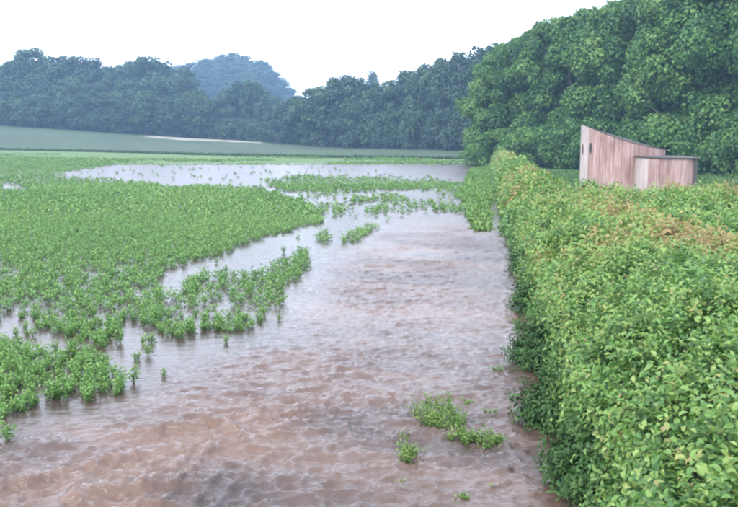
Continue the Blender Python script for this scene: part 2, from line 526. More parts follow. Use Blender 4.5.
F = np.stack([idx[:-1, :-1], idx[:-1, 1:], idx[1:, 1:], idx[1:, :-1]], -1).reshape(-1, 4)
obj("flood_water", mesh_from("flood_water", np.stack([WX, WY, WZ], -1).reshape(-1, 3), F, {"rough": rough.ravel(), "gloss": gloss.ravel(), "silt": silt_amt.ravel()}, True), M_WATER, kind="structure")

# ------------------------------------------------------------------ trees
def make_crown(rs, H, R, base, n_clump, n_leaf, leaf, shape):
    """Clumps of leaves on an uneven envelope. Returns mesh and clump centres."""
    t = np.sort(rs.uniform(0, 1, n_clump)) ** 0.85
    prof = np.sqrt(np.clip(1 - ((t - shape) / np.where(t > shape, 1 - shape, shape * 1.25)) ** 2, 0.04, 1))
    ang = rs.uniform(0, 2 * np.pi, n_clump)
    lob = 1 + 0.22 * np.sin(ang * 3 + rs.uniform(0, 6)) + 0.12 * rs.normal(size=n_clump)
    rr = R * prof * lob * np.sqrt(rs.uniform(0.30, 0.88, n_clump))
    C = np.stack([rr * np.cos(ang), rr * np.sin(ang), base + t * (H - base) * 0.94], 1)
    cr = R * rs.uniform(0.20, 0.40, n_clump) * (0.65 + 0.5 * prof)
    cvar = rs.normal(0.0, 0.17, n_clump)
    w = cr ** 2 / (cr ** 2).sum()
    k = rs.choice(n_clump, n_leaf, p=w)
    d = rs.normal(size=(n_leaf, 3)); d[:, 2] += 0.25
    d /= np.linalg.norm(d, axis=1, keepdims=True)
    lump = 1 + 0.22 * vnoise(d[:, 0] * 3.1 + k, d[:, 1] * 3.1 + d[:, 2] * 2.3, 3)
    P = C[k] + d * (cr[k] * lump * rs.uniform(0.62, 1.10, n_leaf))[:, None] * np.array([1, 1, 0.85])
    P[:, 2] = np.maximum(P[:, 2], 0.15)
    nrm = d + rs.normal(scale=0.55, size=(n_leaf, 3)) + np.array([0, 0, 0.35])
    var = 0.45 + cvar[k] + rs.normal(0, 0.13, n_leaf)
    s = leaf * rs.uniform(0.6, 1.35, n_leaf)
    V, F, A = leaf_cards(P, nrm, s, 0.62, np.clip(var, 0.02, 0.98), rs)
    return mesh_from("crown", V, F, {"var": A}), C

def make_trunk(rs, H, C, rad, limbs):
    s = Soup()
    lean = rs.normal(scale=0.02, size=2) * H
    zz = np.linspace(-0.4, H * 0.86, 9)
    pts = np.stack([lean[0] * (zz / H) ** 2 + 0.12 * np.sin(zz * 0.7), lean[1] * (zz / H) ** 2 + 0.12 * np.cos(zz * 0.6) - 0.12, zz], 1)
    rr = rad * (1.25 - zz / H) ** 1.1
    rr[0] *= 1.5
    tube(s, pts, np.clip(rr, 0.03, None), 8)
    for k in rs.choice(len(C), min(limbs, len(C)), replace=False):
        c = C[k]
        z0 = max(0.12 * H, c[2] - 0.35 * np.hypot(c[0], c[1]) - 0.08 * H)
        j = np.array([np.interp(z0, zz, pts[:, 0]), np.interp(z0, zz, pts[:, 1]), z0])
        mid = (j + c) / 2 + np.array([0, 0, -0.05 * H * rs.uniform(0.2, 1)])
        r0 = rad * 0.42 * (1.1 - z0 / H)
        tube(s, [j, mid, c], [max(r0, 0.04), max(r0 * 0.6, 0.03), 0.02], 5)
    return s.mesh("trunk", True)

def tree_kind(seed, H, R, base, n_clump, n_leaf, leaf, shape, rad, limbs, mat):
    rs = np.random.default_rng(seed)
    cm, C = make_crown(rs, H, R, base, n_clump, n_leaf, leaf, shape)
    tm = make_trunk(rs, H, C, rad, limbs)
    cm.materials.append(mat)
    tm.materials.append(M_BARK)
    return dict(crown=cm, trunk=tm, H=H, R=R)

def plant_tree(kind, X, Y, height, width, yaw, label, group, name="woodland_tree"):
    sz, sw = height / kind["H"], width / (2 * kind["R"])
    z = float(land(np.array([X]), np.array([Y]))[0])
    e = obj(name, None, label=label, cat="tree", group=group, loc=(X, Y, z), rot=(0, 0, yaw), scale=(sw, sw, sz))
    obj("trunk", kind["trunk"], parent=e)
    obj("crown", kind["crown"], parent=e)
    return e

NEAR = [tree_kind(100 + i, 15, 3.3, b, 80, 34000, 0.135, sh, 0.30, 16, M_WOOD_LEAF) for i, (b, sh) in enumerate([(0.7, .40), (0.6, .48), (1.0, .36), (0.5, .30)])]
FAR = [tree_kind(200 + i, 15, 4.2, b, 85, 11000, 0.29, sh, 0.30, 9, M_FAR_LEAF) for i, (b, sh) in enumerate([(0.8, .45), (1.2, .55), (0.6, .38), (0.9, .5)])]

BUSH = [tree_kind(260 + i, 4.0, 2.6, 0.1, 45, 9000, 0.12, .3, 0.08, 8, M_WOOD_LEAF) for i in range(3)]
FARBUSH = [tree_kind(270 + i, 7.0, 3.6, 0.2, 40, 4500, 0.25, .32, 0.12, 6, M_FAR_LEAF) for i in range(3)]

def place(kinds, i, px, Y, top, wid_m, label, group, jit=True):
    X = (px - 369) / FPX * Y * 1.0
    z = float(land(np.array([X]), np.array([Y]))[0])
    H = max(at_depth(px, top, Y).z - z, 8.0)
    return plant_tree(kinds[i % len(kinds)], X, Y, H, wid_m, rng.uniform(0, 6.28), label, group)

# near wood on the right, front row
ordw = ["leftmost", "second", "third", "fourth", "fifth", "sixth", "seventh", "eighth", "ninth", "tenth", "eleventh", "twelfth"]
ordn = ["first"] + ordw[1:] + ["thirteenth", "fourteenth", "fifteenth", "sixteenth", "seventeenth", "eighteenth", "nineteenth", "twentieth", "twenty-first", "twenty-second", "twenty-third"]
G1 = "dark green trees of the wood behind the hedge"
front = [(489, 93, 52, 5.2), (514, 90, 33, 6.0), (540, 86, 20, 6.2), (566, 84, 12, 6.4), (596, 80, 3, 6.6), (628, 77, -14, 6.8), (662, 73, -28, 7.0), (697, 69, -42, 7.2), (735, 65, -55, 7.2), (780, 61, -66, 7.4)]
notes = ["tree at the wood's far end overhanging the far tip of the hedge", "dark green tree second from the far end of the wood, behind the hedge tip",
         "green tree with small tuft on its crown, third along the wood edge", "tall green tree just left of the tall pink shed in the wood edge",
         "tall tree rising directly behind the tall pink shed", "tall tree behind the sloping roof of the tall pink shed",
         "tall tree directly behind the low flat-roofed shed", "broad dark tree just right of the low flat-roofed shed",
         "broad tree at the picture's right edge above the grass strip"] + ["tree at the extreme right end of the wood edge, mostly cut off"]
for i, ((px, Y, top, w), t) in enumerate(zip(front, notes)):
    place(NEAR, i, px, Y, top, w, t, G1)
for i, (px, Y, top, w) in enumerate([(500, 100, 42, 6), (527, 97, 26, 6), (556, 93, 13, 6.5), (583, 90, 4, 7), (612, 86, -2, 7), (648, 83, -25, 7), (684, 79, -40, 7.5), (722, 75, -55, 7.5), (762, 71, -66, 7.5)]):
    place(NEAR, i + 2, px, Y, top, w, "second-row tree of the near right wood, " + ordn[i] + " from its far end", "second row trees of the right wood")
# low bushes along the foot of that wood
for i, (px, Y, h, w) in enumerate([(482, 91, 3.2, 4.5), (503, 86, 3.6, 5), (527, 83, 3.8, 5), (551, 80, 4.0, 5.5), (575, 77, 4.2, 5.5), (606, 74, 4.2, 5.5), (640, 71, 4.0, 5.5), (672, 68, 4.4, 5.5), (706, 65, 4.0, 5), (742, 61, 4.2, 5)]):
    X = (px - 369) / FPX * Y
    plant_tree(BUSH[i % 3], X, Y, h, w, i * 1.3, "low leafy bush at the foot of the right wood, " + ordw[i] + " from the far end", "bushes at the foot of the right wood", "woodland_bush")

# middle wood across the field
G2 = "blue-green trees of the middle wood beyond the field"
mid = [(300, 205, 97), (315, 190, 87), (332, 188, 77), (350, 186, 75), (368, 184, 83), (386, 180, 86), (402, 178, 70), (420, 175, 64), (440, 170, 58), (458, 165, 50), (476, 160, 46), (494, 156, 43)]
for i, (px, Y, top) in enumerate(mid):
    place(FAR, i, px, Y, top, rng.uniform(8.5, 10.5), "hazy blue-green tree in the middle wood's front row, " + ordw[i] + " from its open end", G2)
for i, (px, top) in enumerate([(308, 96), (324, 84), (341, 80), (358, 82), (393, 82), (411, 72), (430, 66), (449, 58), (468, 52), (486, 48)]):
    place(FAR, i + 1, px, 188 + rng.uniform(0, 10), top + 6, 8.5, "hazy tree in the second row of the middle wood, " + ordn[i] + " from its left end", "second row trees of the middle wood")
for i, px in enumerate(range(300, 500, 17)):
    Y = np.interp(px, [300, 340, 500], [212, 184, 150])
    X = (px - 369) / FPX * Y
    plant_tree(FARBUSH[i % 3], X, float(Y), rng.uniform(5, 8.5), rng.uniform(6, 8), i, "low bushy tree along the foot of the middle wood, " + ordn[i] + " from its left end", "low trees at the foot of the middle wood", "woodland_bush")
place(FAR, 2, 372, 300, 70, 7.5, "pale far tree showing in the notch above the middle wood", None)

# left wood on its slope
G3 = "blue hazed trees of the far left wood"
top3 = [(-24, 62), (0, 63), (19, 60), (39, 47), (63, 56), (84, 55), (104, 58), (121, 67), (135, 60), (152, 55), (168, 61), (183, 67)]
for i, (px, top) in enumerate(top3):
    lab = "round-topped tree standing above the far left wood's skyline" if i == 3 else "blue hazed tree on the left wood's skyline, " + ordw[i] + " from the picture's left edge"
    place(FAR, i, px, 250 + rng.uniform(-4, 4), top, 12 if i == 3 else rng.uniform(11, 14), lab, G3)
for i, px in enumerate(range(-40, 205, 19)):
    place(FAR, i + 1, px + rng.uniform(-4, 4), 236, 78 + rng.uniform(-6, 6), 9.5, "hazed tree halfway up the left wood below its skyline, " + ordn[i] + " from the left edge", "middle row trees of the left wood")
for i, px in enumerate(range(-40, 205, 17)):
    place(FAR, i + 2, px + rng.uniform(-4, 4), 222, 97 + rng.uniform(-8, 8), 8.5, "hazed tree in the left wood's lowest tall row, " + ordn[i] + " from the left edge", "lowest row trees of the left wood")
for i, (px, Y, top) in enumerate([(206, 228, 112), (222, 230, 97), (238, 232, 81), (254, 232, 80), (270, 230, 94), (286, 228, 100), (230, 240, 90), (262, 242, 88), (246, 244, 84), (214, 238, 106), (295, 226, 98)]):
    place(FAR, i, px, Y, top, 8.5, ("front tree of the clump between left and middle woods, " + ordn[i] + " from the left" if i < 6 else "back tree of the clump between left and middle woods, peeking behind its " + ordn[i - 6] + " front tree"), "trees of the clump between the woods")
for i, px in enumerate(range(-40, 310, 16)):
    Y = float(np.interp(px, TX, T_D)) + 1
    X = (px - 369) / FPX * Y
    plant_tree(FARBUSH[i % 3], X, Y, rng.uniform(4.5, 8), rng.uniform(6, 8), i, "low bush at the left woods' foot, " + ordn[i] + " from the left", "low bushes at the foot of the left wood", "woodland_bush")
for i, (px, top) in enumerate([(-12, 66), (10, 66), (30, 60), (50, 60), (74, 61), (95, 62), (112, 67), (128, 69), (144, 63), (160, 64), (176, 70)]):
    place(FAR, i + 3, px, 262, top, 13, "tree behind the left wood's skyline row, " + ordn[i] + " from the left edge", "trees behind the left wood's skyline")
# far hill
hill = [(172, 66), (184, 64), (196, 62), (210, 58), (224, 54), (237, 52), (250, 55), (262, 60), (273, 70), (283, 82), (292, 93), (301, 97)]
for i, (px, top) in enumerate(hill):
    place(FAR, i, px, 450, top, 13, "pale blue tree along the crest of the far wooded hill, " + ordw[i] + " from its left end", "trees on the far hill crest")
for r, Y in enumerate((432, 412, 392)):
    for i, px in enumerate(range(166 + 4 * r, 306, 11)):
        t = np.interp(px, [h[0] for h in hill], [h[1] for h in hill])
        place(FAR, i + r, px, Y, t + 9 + 11 * r + rng.uniform(-3, 3), 12.5, "pale blue tree on the face of the far wooded hill", "trees on the face of the far hill")

# ------------------------------------------------------------------ crop plants
def blade_set(rs, n, length, width, arch, spread, segs, base_r=0.03):
    """Leaf blades rising from one foot and arching out."""
    V, F, A = [], [], []
    k = 0
    for i in range(n):
        az = i * 2.4 + rs.uniform(-0.4, 0.4)
        L = length * rs.uniform(0.6, 1.1)
        el = math.radians(rs.uniform(90 - spread, 86))
        b = np.array([math.cos(az), math.sin(az), 0]) * base_r * rs.uniform(0.2, 1)
        side = np.array([-math.sin(az), math.cos(az), 0])
        p, e = b.copy(), el
        prof = [0.35, 1.0, 0.8, 0.05] if segs == 3 else ([0.5, 1.0, 0.05] if segs == 2 else [0.9, 0.15])
        v = 0.5 + rs.normal(0, 0.14)
        for j in range(segs + 1):
            w = width * prof[j] * 0.5
            V += [p - side * w, p + side * w]
            A += [v, v]
            if j < segs:
                F.append((k, k + 1, k + 3, k + 2))
            k += 2
            e -= arch * rs.uniform(0.6, 1.3)
            p = p + L / segs * np.array([math.cos(az) * math.cos(e), math.sin(az) * math.cos(e), math.sin(e)])
    return np.array(V), np.array(F), np.array(A)

def leafy_plant(rs, n_stem, height, leaf, segs, stems=True):
    """Bushy crop plant: several stems, each with broad leaves along it."""
    V, F, A, k = [], [], [], 0
    for s in range(n_stem):
        az = s * 2.4 + rs.uniform(-0.5, 0.5)
        lean = rs.uniform(0.05, 0.55)
        hh = height * rs.uniform(0.65, 1.1)
        tip = np.array([math.cos(az) * lean * hh, math.sin(az) * lean * hh, hh])
        side = np.array([-math.sin(az), math.cos(az), 0]) * 0.004
        if stems:
            V += [-side, side, tip + side * 0.4, tip - side * 0.4]
            A += [0.3] * 4
            F.append((k, k + 1, k + 2, k + 3)); k += 4
        for j in range(segs):
            t = 0.35 + 0.65 * (j + rs.uniform(0, 1)) / segs
            p = tip * t
            a2 = az + j * 2.2 + rs.uniform(-0.6, 0.6)
            el = rs.uniform(0.25, 1.35)
            d = np.array([math.cos(a2) * math.cos(el), math.sin(a2) * math.cos(el), math.sin(el)])
            sd = np.array([-math.sin(a2), math.cos(a2), rs.uniform(-0.3, 0.3)])
            L = leaf * rs.uniform(0.7, 1.25)
            m = p + d * L * 0.55
            e = p + d * L + np.array([0, 0, -0.35 * L])
            v = 0.5 + rs.normal(0, 0.15) + 0.15 * (t - 0.6)
            V += [p, m - sd * L * 0.20, e, m + sd * L * 0.20]
            A += [v] * 4
            F.append((k, k + 1, k + 2, k + 3)); k += 4
    return np.array(V), np.array(F), np.array(A)

HERO = [leafy_plant(np.random.default_rng(300 + i), 10, 0.22, 0.064, 6) for i in range(8)]
MIDP = [leafy_plant(np.random.default_rng(320 + i), 7, 0.21, 0.085, 4, False) for i in range(6)]
FARP = [leafy_plant(np.random.default_rng(340 + i), 6, 0.21, 0.14, 2, False) for i in range(6)]
hero_mesh = [mesh_from("crop_plant", v, f, {"var": a}) for v, f, a in HERO]
for m in hero_mesh:
    m.materials.append(M_CROP)

def spots(y0, y1, step, rowdir=0.0):
    n = int((y1 - y0) / step)
    Yg = y0 + (np.arange(n) + 0.5) * step
    P = []
    for y in Yg:
        xa, xb = -(0.48 * y + 2), min(HEDGE_A + HEDGE_K * y - 0.5, 0.15 * y + 2)
        xr_ = np.arange(xa, xb, step)
        P.append(np.stack([xr_, np.full(len(xr_), y)], 1))
    P = np.concatenate(P)
    P += rng.uniform(-0.48, 0.48, P.shape) * step
    keep = rng.uniform(0, 1, len(P)) < crop_density(P[:, 0], P[:, 1])
    return P[keep]

def with_z(P):
    return np.column_stack([P, np.maximum(land(P[:, 0], P[:, 1]), -0.05)])

near_spots = np.concatenate([spots(6.5, 13, 0.165), spots(6.5, 12, 0.22)])
midd_spots = spots(13, 30, 0.175)
third_spots = spots(30, 52, 0.225)
far_spots = spots(52, 96, 0.40)
px, py = project(near_spots[:, 0], near_spots[:, 1])
inside = (px > -25) & (px < 738) & (py < 507)
order = np.lexsort((near_spots[:, 1], ~inside))
hero_idx = order[:300]
rest = np.setdiff1d(np.arange(len(near_spots)), hero_idx)
hp = with_z(near_spots[hero_idx])
for i, (x, y, z) in enumerate(hp):
    qx, qy = project(x, y)
    if qy > 383 or (qy > 348 and qx > 60 and qx < 125 and qy > 352):
        lab, grp = "leafy crop plant in the foremost clump at the water's edge, lower left", "crop plants of the foremost clump"
    elif qx < 60 and qy > 340:
        lab, grp = "leafy crop plant in the small patch behind the foremost clump, left edge", "crop plants of the small left patch"
    elif qx < 150:
        lab, grp = "leafy crop plant on the front fringe of the dense left field", "crop plants on the front fringe of the field"
    else:
        lab, grp = "leafy crop plant on the ragged flooded spur of crop beside the current", "crop plants on the flooded spur"
    s = rng.uniform(0.6, 1.0)
    obj("crop_plant", hero_mesh[i % 8], label=lab, cat="plant", group=grp, loc=(x, y, z), rot=(rng.normal(0, .08), rng.normal(0, .08), rng.uniform(0, 6.28)), scale=(s, s, s * rng.uniform(0.85, 1.15)))

soup = Soup()
for P, T, smin, smax in ((near_spots[rest], HERO, 0.6, 1.05), (midd_spots, MIDP, 0.65, 1.05), (third_spots, FARP, 0.7, 1.1), (far_spots, FARP, 0.8, 1.2)):
    p3 = with_z(P)
    pick = rng.integers(0, len(T), len(P))
    pv = fbm(P[:, 0] * 0.25, P[:, 1] * 0.15, 131) * 0.22
    for k, (tv, tf, ta) in enumerate(T):
        q = pick == k
        s = rng.uniform(smin, smax, q.sum())
        v, f, a = scatter(tv, tf, ta, p3[q], rng.uniform(0, 6.28, q.sum()), s, pv[q] + rng.normal(0, 0.06, q.sum()), rng.normal(0, 0.1, (q.sum(), 2)))
        soup.add(v, f, np.clip(a, 0.02, 0.98))
obj("crop_foliage", soup.mesh("crop_foliage"), M_CROP, label="dense green crop covering the left field and far strip", cat="crop", kind="stuff")

# lone plants standing apart in the water
lone = [(134, 383, "lone crop plant in the water just right of the foremost clump", 1.0), (164, 377, "tiny dark crop plant alone in the water right of the foremost clump", 0.55),
        (8, 443, "lone crop plant in the water below the foremost clump at the left edge", 1.0), (148, 356, "faded crop plant alone between foremost clump and crop spur", 0.8),
        (279, 321, "small crop plant standing off the tip of the crop spur", 0.6), (226, 343, "small drooping crop plant below the crop spur", 0.6),
        (284, 253, "dark crop plant alone in the pale water above the crop spur", 0.9), (226, 272, "crop plant standing alone in the pale bay left of the current", 0.8),
        (300, 256, "upright crop plant on the outer tip of the crop spur", 1.25)]
for i, (qx, qy, lab, s) in enumerate(lone):
    x, y = on_ground(qx, qy)
    obj("crop_plant", hero_mesh[i % 8], label=lab, cat="plant", group="lone crop plants in the water", loc=(x, y, -0.03), rot=(0, 0, i * 1.1), scale=(s, s, s))

# ------------------------------------------------------------------ grass tufts in the current beside the hedge
def grass_clump(qx, qy, wpx_, hpx, n, h, label, seed, lean=(0, 0)):
    rs = np.random.default_rng(seed)
    x, y = on_ground(qx, qy)
    x2, _ = on_ground(qx + wpx_ / 2, qy)
    _, y2 = on_ground(qx, qy - hpx / 2)
    rx, ry = abs(x2 - x), abs(y2 - y)
    s = Soup()
    for i in range(n):
        a, r = rs.uniform(0, 6.28), math.sqrt(rs.uniform(0, 1))
        if i % 2:
            v, f, va = blade_set(rs, 8, h * rs.uniform(0.5, 1.0), 0.012, 0.30, 50, 3, 0.03)
        else:
            v, f, va = leafy_plant(rs, 7, h * rs.uniform(0.55, 0.95), 0.042, 6)
            va = va + 0.12
        v = v + np.array([rx * r * math.cos(a), ry * r * math.sin(a), 0])
        v[:, 0] += v[:, 2] * lean[0]; v[:, 1] += v[:, 2] * lean[1]
        s.add(v, f, np.clip(va + rs.normal(0.02, 0.1), 0.02, 0.98))
    obj("grass_clump", s.mesh("grass_clump"), M_GRASS, label=label, cat="grass clump", group="grass clumps standing in the current", loc=(x, y, -0.04))

for i, (qx, qy, w, h, n, hh, lab) in enumerate([
        (441, 420, 50, 26, 62, 0.25, "largest green grass clump standing in the brown current beside the hedge"),
        (484, 446, 40, 12, 34, 0.19, "second largest grass clump, just right of and below the largest one"),
        (459, 440, 26, 9, 14, 0.16, "thin grass clump joining the two largest clumps in the current"),
        (412, 460, 16, 16, 16, 0.22, "upright grass clump at lower left of the largest clump"),
        (404, 440, 12, 8, 7, 0.13, "small faded grass clump left of the largest clump"),
        (488, 416, 16, 5, 8, 0.12, "short olive grass clump between the largest clump and the hedge"),
        (466, 405, 12, 6, 7, 0.13, "thin grass clump behind the largest clump's right shoulder"),
        (406, 485, 12, 5, 7, 0.09, "low dark grass clump below the upright clump in the current"),
        (463, 500, 16, 5, 8, 0.10, "low grass clump at the bottom of the picture in the current"),
        (498, 373, 8, 4, 5, 0.13, "tiny grass clump in the current near the hedge's dark weeds"),
        (500, 393, 7, 4, 4, 0.10, "tiny faint grass clump below the other tiny one near the hedge"),
        (490, 487, 18, 5, 6, 0.07, "flat brownish grass clump near the bottom between current and hedge")]):
    grass_clump(qx, qy, w, h, n, hh, lab, 500 + i, (-0.12, -0.1))

# ------------------------------------------------------------------ grass strip and verges (uncountable)
def tuft_field(name, label, mat, P, h, w, seed, blades=7, segs=2, spread=45):
    rs = np.random.default_rng(seed)
    T = [blade_set(np.random.default_rng(seed + 50 + i), blades, h, w, 0.3, spread, segs, h * 0.25) for i in range(6)]
    s = Soup()
    p3 = np.column_stack([P, land(P[:, 0], P[:, 1]) - 0.01])
    pick = rs.integers(0, 6, len(P))
    pv = fbm(P[:, 0] * 0.5, P[:, 1] * 0.3, seed) * 0.2
    for k, (tv, tf, ta) in enumerate(T):
        q = pick == k
        v, f, a = scatter(tv, tf, ta, p3[q], rs.uniform(0, 6.28, q.sum()), rs.uniform(0.7, 1.3, q.sum()), pv[q] + rs.normal(0, 0.05, q.sum()))
        s.add(v, f, np.clip(a, 0.02, 0.98))
    return obj(name, s.mesh(name), mat, label=label, cat="grass", kind="stuff")

def fill(n, xr_, yr_, test):
    P = np.column_stack([rng.uniform(*xr_, n), rng.uniform(*yr_, n)])
    return P[test(P[:, 0], P[:, 1])]

def t_strip(x, y):
    qx, qy = project(x, y)
    qx = qx + 7 * fbm(x * 1.5, y * 0.7, 3); qy = qy + 9 * fbm(x * 1.4, y * 1.2, 4)
    return in_poly(qx, qy, GRASS_STRIP) & ~(((qx - 497) / 8) ** 2 + ((qy - 216) / 14) ** 2 < 1)
tuft_field("grass", "bright green grass strip along the hedge foot beside the water", M_GRASS, fill(34000, (2, 16), (22, 96), t_strip), 0.20, 0.065, 610)
tuft_field("grass", "wet pale green grass beyond the flood at the field's far end", M_GRASS,
           fill(14000, (-75, 18), (92, 128), lambda x, y: (y < np.interp(369 + FPX * x / y, TX, T_B) - 1) & (fbm(x * 0.08, y * 0.12, 8) > -0.25 + 0.55 * sstep(60, 170, 369 + FPX * x / y) * sstep(420, 300, 369 + FPX * x / y))), 0.24, 0.16, 620, 6, 1)
def t_verge(x, y):
    b = np.interp(369 + FPX * x / y, TX, T_B)
    return np.abs(y - b) < 2.2
tuft_field("grass", "darker rough grass along the boundary below the pale far field", M_VERGE, fill(50000, (-110, 24), (112, 154), t_verge), 0.42, 0.24, 630, 6, 1)
tuft_field("grass", "green meadow grass behind the hedge and around the sheds", M_MEADOW,
           fill(14000, (4, 46), (24, 70), lambda x, y: (x > HEDGE_A + HEDGE_K * y + 2.2) & (x < 0.62 * y + 3)), 0.28, 0.07, 640, 6, 1)

# ------------------------------------------------------------------ sheds behind the hedge
def wood_material():
    m, n, l = nodes_of("weathered_pink_boards")
    tc = N(n, "ShaderNodeTexCoord")
    oi = N(n, "ShaderNodeObjectInfo")
    ad = N(n, "ShaderNodeVectorMath", operation='ADD')
    mp = N(n, "ShaderNodeMapping"); mp.inputs["Scale"].default_value = (7, 7, 0.9)
    mp2 = N(n, "ShaderNodeMapping"); mp2.inputs["Scale"].default_value = (1.6, 1.6, 0.8)
    a = N(n, "ShaderNodeTexNoise", Scale=2.2, Detail=7.0, Roughness=0.65)
    b = N(n, "ShaderNodeTexNoise", Scale=1.3, Detail=5.0)
    r1 = ramp(n, [(0.30, (0.13, 0.072, 0.066)), (0.40, (0.215, 0.140, 0.130)), (0.54, (0.255, 0.182, 0.170)), (0.72, (0.34, 0.275, 0.258))])
    r2 = ramp(n, [(0.35, (0.68, 0.60, 0.58)), (0.65, (1.12, 1.1, 1.1))])
    mu = N(n, "ShaderNodeMix", data_type='RGBA', blend_type='MULTIPLY'); mu.inputs["Factor"].default_value = 1.0
    p = N(n, "ShaderNodeBsdfPrincipled", Roughness=0.75)
    bp = N(n, "ShaderNodeBump", Strength=0.4, Distance=0.01)
    o = N(n, "ShaderNodeOutputMaterial")
    geo = N(n, "ShaderNodeNewGeometry")
    l.new(geo.outputs["Position"], ad.inputs[0]); l.new(oi.outputs["Random"], ad.inputs[1])
    l.new(ad.outputs[0], mp.inputs[0]); l.new(geo.outputs["Position"], mp2.inputs[0])
    l.new(mp.outputs[0], a.inputs["Vector"]); l.new(mp2.outputs[0], b.inputs["Vector"])
    l.new(a.outputs[0], r1.inputs[0]); l.new(b.outputs[0], r2.inputs[0])
    l.new(r1.outputs[0], mu.inputs["A"]); l.new(r2.outputs[0], mu.inputs["B"])
    l.new(mu.outputs["Result"], p.inputs["Base Color"]); l.new(a.outputs[0], bp.inputs["Height"])
    l.new(bp.outputs[0], p.inputs["Normal"]); l.new(p.outputs[0], o.inputs[0])
    return m
M_BOARD = wood_material()
M_FELT = plain_material("roofing_felt", (0.018, 0.017, 0.017), (0.040, 0.037, 0.036), 14, 0.9)
M_POST = plain_material("pale_post", (0.27, 0.22, 0.205), (0.36, 0.315, 0.30), 5, 0.7, (2, 2, 0.5))
M_SHADED = plain_material("shaded_boards", (0.035, 0.032, 0.034), (0.08, 0.07, 0.07), 5, 0.8, (3, 3, 0.4))  # low shed's right-side boards, with that side's shade painted in

def slab(poly_bottom, poly_top):
    """Closed prism between two loops of equal length."""
    k = len(poly_bottom)
    V = np.concatenate([poly_bottom, poly_top])
    F4 = np.array([(i, (i + 1) % k, k + (i + 1) % k, k + i) for i in range(k)])
    me = bpy.data.meshes.new("slab")
    me.from_pydata([tuple(v) for v in V], [], [tuple(f) for f in F4] + [tuple(range(k))[::-1], tuple(range(k, 2 * k))])
    me.update()
    return me

def stave_wall(parent, plan, zt, z0, thick, gap, mat_of):
    """Vertical boards following the plan polyline (outside to the right-hand side of its run)."""
    plan = np.array(plan)
    for i in range(len(plan) - 1):
        a, b = plan[i], plan[i + 1]
        t = (b - a) / np.linalg.norm(b - a)
        nrm = np.array([t[1], -t[0]])
        a2, b2 = a + t * gap, b - t * gap
        off = rng.uniform(0, 0.008)
        ring = [a2 + nrm * off, b2 + nrm * off, b2 - nrm * thick, a2 - nrm * thick]
        bot = np.array([(p[0], p[1], z0) for p in ring])
        top = np.array([(p[0], p[1], zt(p[0], p[1])) for p in ring])
        o = obj("plank", slab(bot, top), mat_of(i), parent)

# tall shed: rounded plan, roof falling to the right and to the front
S1Y = 27.0
x_l, x_r = at_depth(582, 150, S1Y).x, at_depth(663, 150, S1Y).x
cx1, rx1, ry1 = (x_l + x_r) / 2, (x_r - x_l) / 2, 1.25
zl, zr = at_depth(584, 125, S1Y).z, at_depth(662, 149, S1Y).z
g1 = float(land(np.array([cx1]), np.array([S1Y]))[0])
shed1 = obj("pink_shed", None, label="tall pink weathered plank shed with steeply sloping roof behind the hedge", cat="shed", loc=(cx1, S1Y, 0))
def zt1(x, y):
    u = (x + rx1) / (2 * rx1)
    return zl + (zr - zl) * u - 0.15 * math.sin(math.pi * min(max(u, 0), 1) ** 0.75) + 0.05 * (y / ry1)
def oval(rx, ry, n, p=2.6, rot=0.0):
    th = np.linspace(0, 2 * np.pi, n + 1) + rot
    c_, s_ = np.cos(th), np.sin(th)
    return np.stack([rx * np.sign(c_) * np.abs(c_) ** (2 / p), ry * np.sign(s_) * np.abs(s_) ** (2 / p)], 1)
pl1 = oval(rx1, ry1, 34, 2.1, math.pi)      # starts at left, runs along the front
stave_wall(shed1, pl1, zt1, g1 - 0.05, 0.03, 0.004, lambda i: M_POST if i in (0, 1, 33) else M_BOARD)
ringo = oval(rx1 + 0.012, ry1 + 0.012, 34, 2.1, math.pi)[:-1]
obj("roof", slab(np.array([(p[0], p[1], zt1(*p) - 0.010) for p in ringo]), np.array([(p[0], p[1], zt1(*p) + 0.006) for p in ringo])), M_FELT, shed1)
def hatch(parent, px_, py_, Y, plan, c_, w, h):
    """Small dark oval opening with a rim, lying on the wall facet under that pixel."""
    best = None
    for i in range(len(plan) - 1):
        a, b = plan[i] + c_, plan[i + 1] + c_
        t = (b - a) / np.linalg.norm(b - a); nr_ = np.array([t[1], -t[0]])
        m = (a + b) / 2
        if nr_[1] > 0.55: continue
        q, _ = project(m[0], m[1], 2.4)
        if best is None or abs(q - px_) < best[0]:
            best = (abs(q - px_), m, t, nr_)
    _, m, t, nr_ = best
    zc = at_depth(px_, py_, m[1]).z
    for nm, sc, d0, d1, mt in (("window_rim", 1.18, 0.0, 0.022, M_BOARD), ("window", 1.0, 0.0, 0.026, M_FELT)):
        th = np.linspace(0, 2 * np.pi, 17)[:-1]
        L = [m - c_ + t * w * sc * math.cos(k) for k in th]
        Zs = [zc + h * sc * math.sin(k) for k in th]
        A = np.array([(p[0] + nr_[0] * d0, p[1] + nr_[1] * d0, z) for p, z in zip(L, Zs)])
        B2 = np.array([(p[0] + nr_[0] * d1, p[1] + nr_[1] * d1, z) for p, z in zip(L, Zs)])
        obj(nm, slab(A, B2), mt, parent)
c1 = np.array([cx1, S1Y])
hatch(shed1, 590.5, 148, S1Y, pl1, c1, 0.075, 0.17)
hatch(shed1, 583.5, 149, S1Y, pl1, c1, 0.06, 0.15)

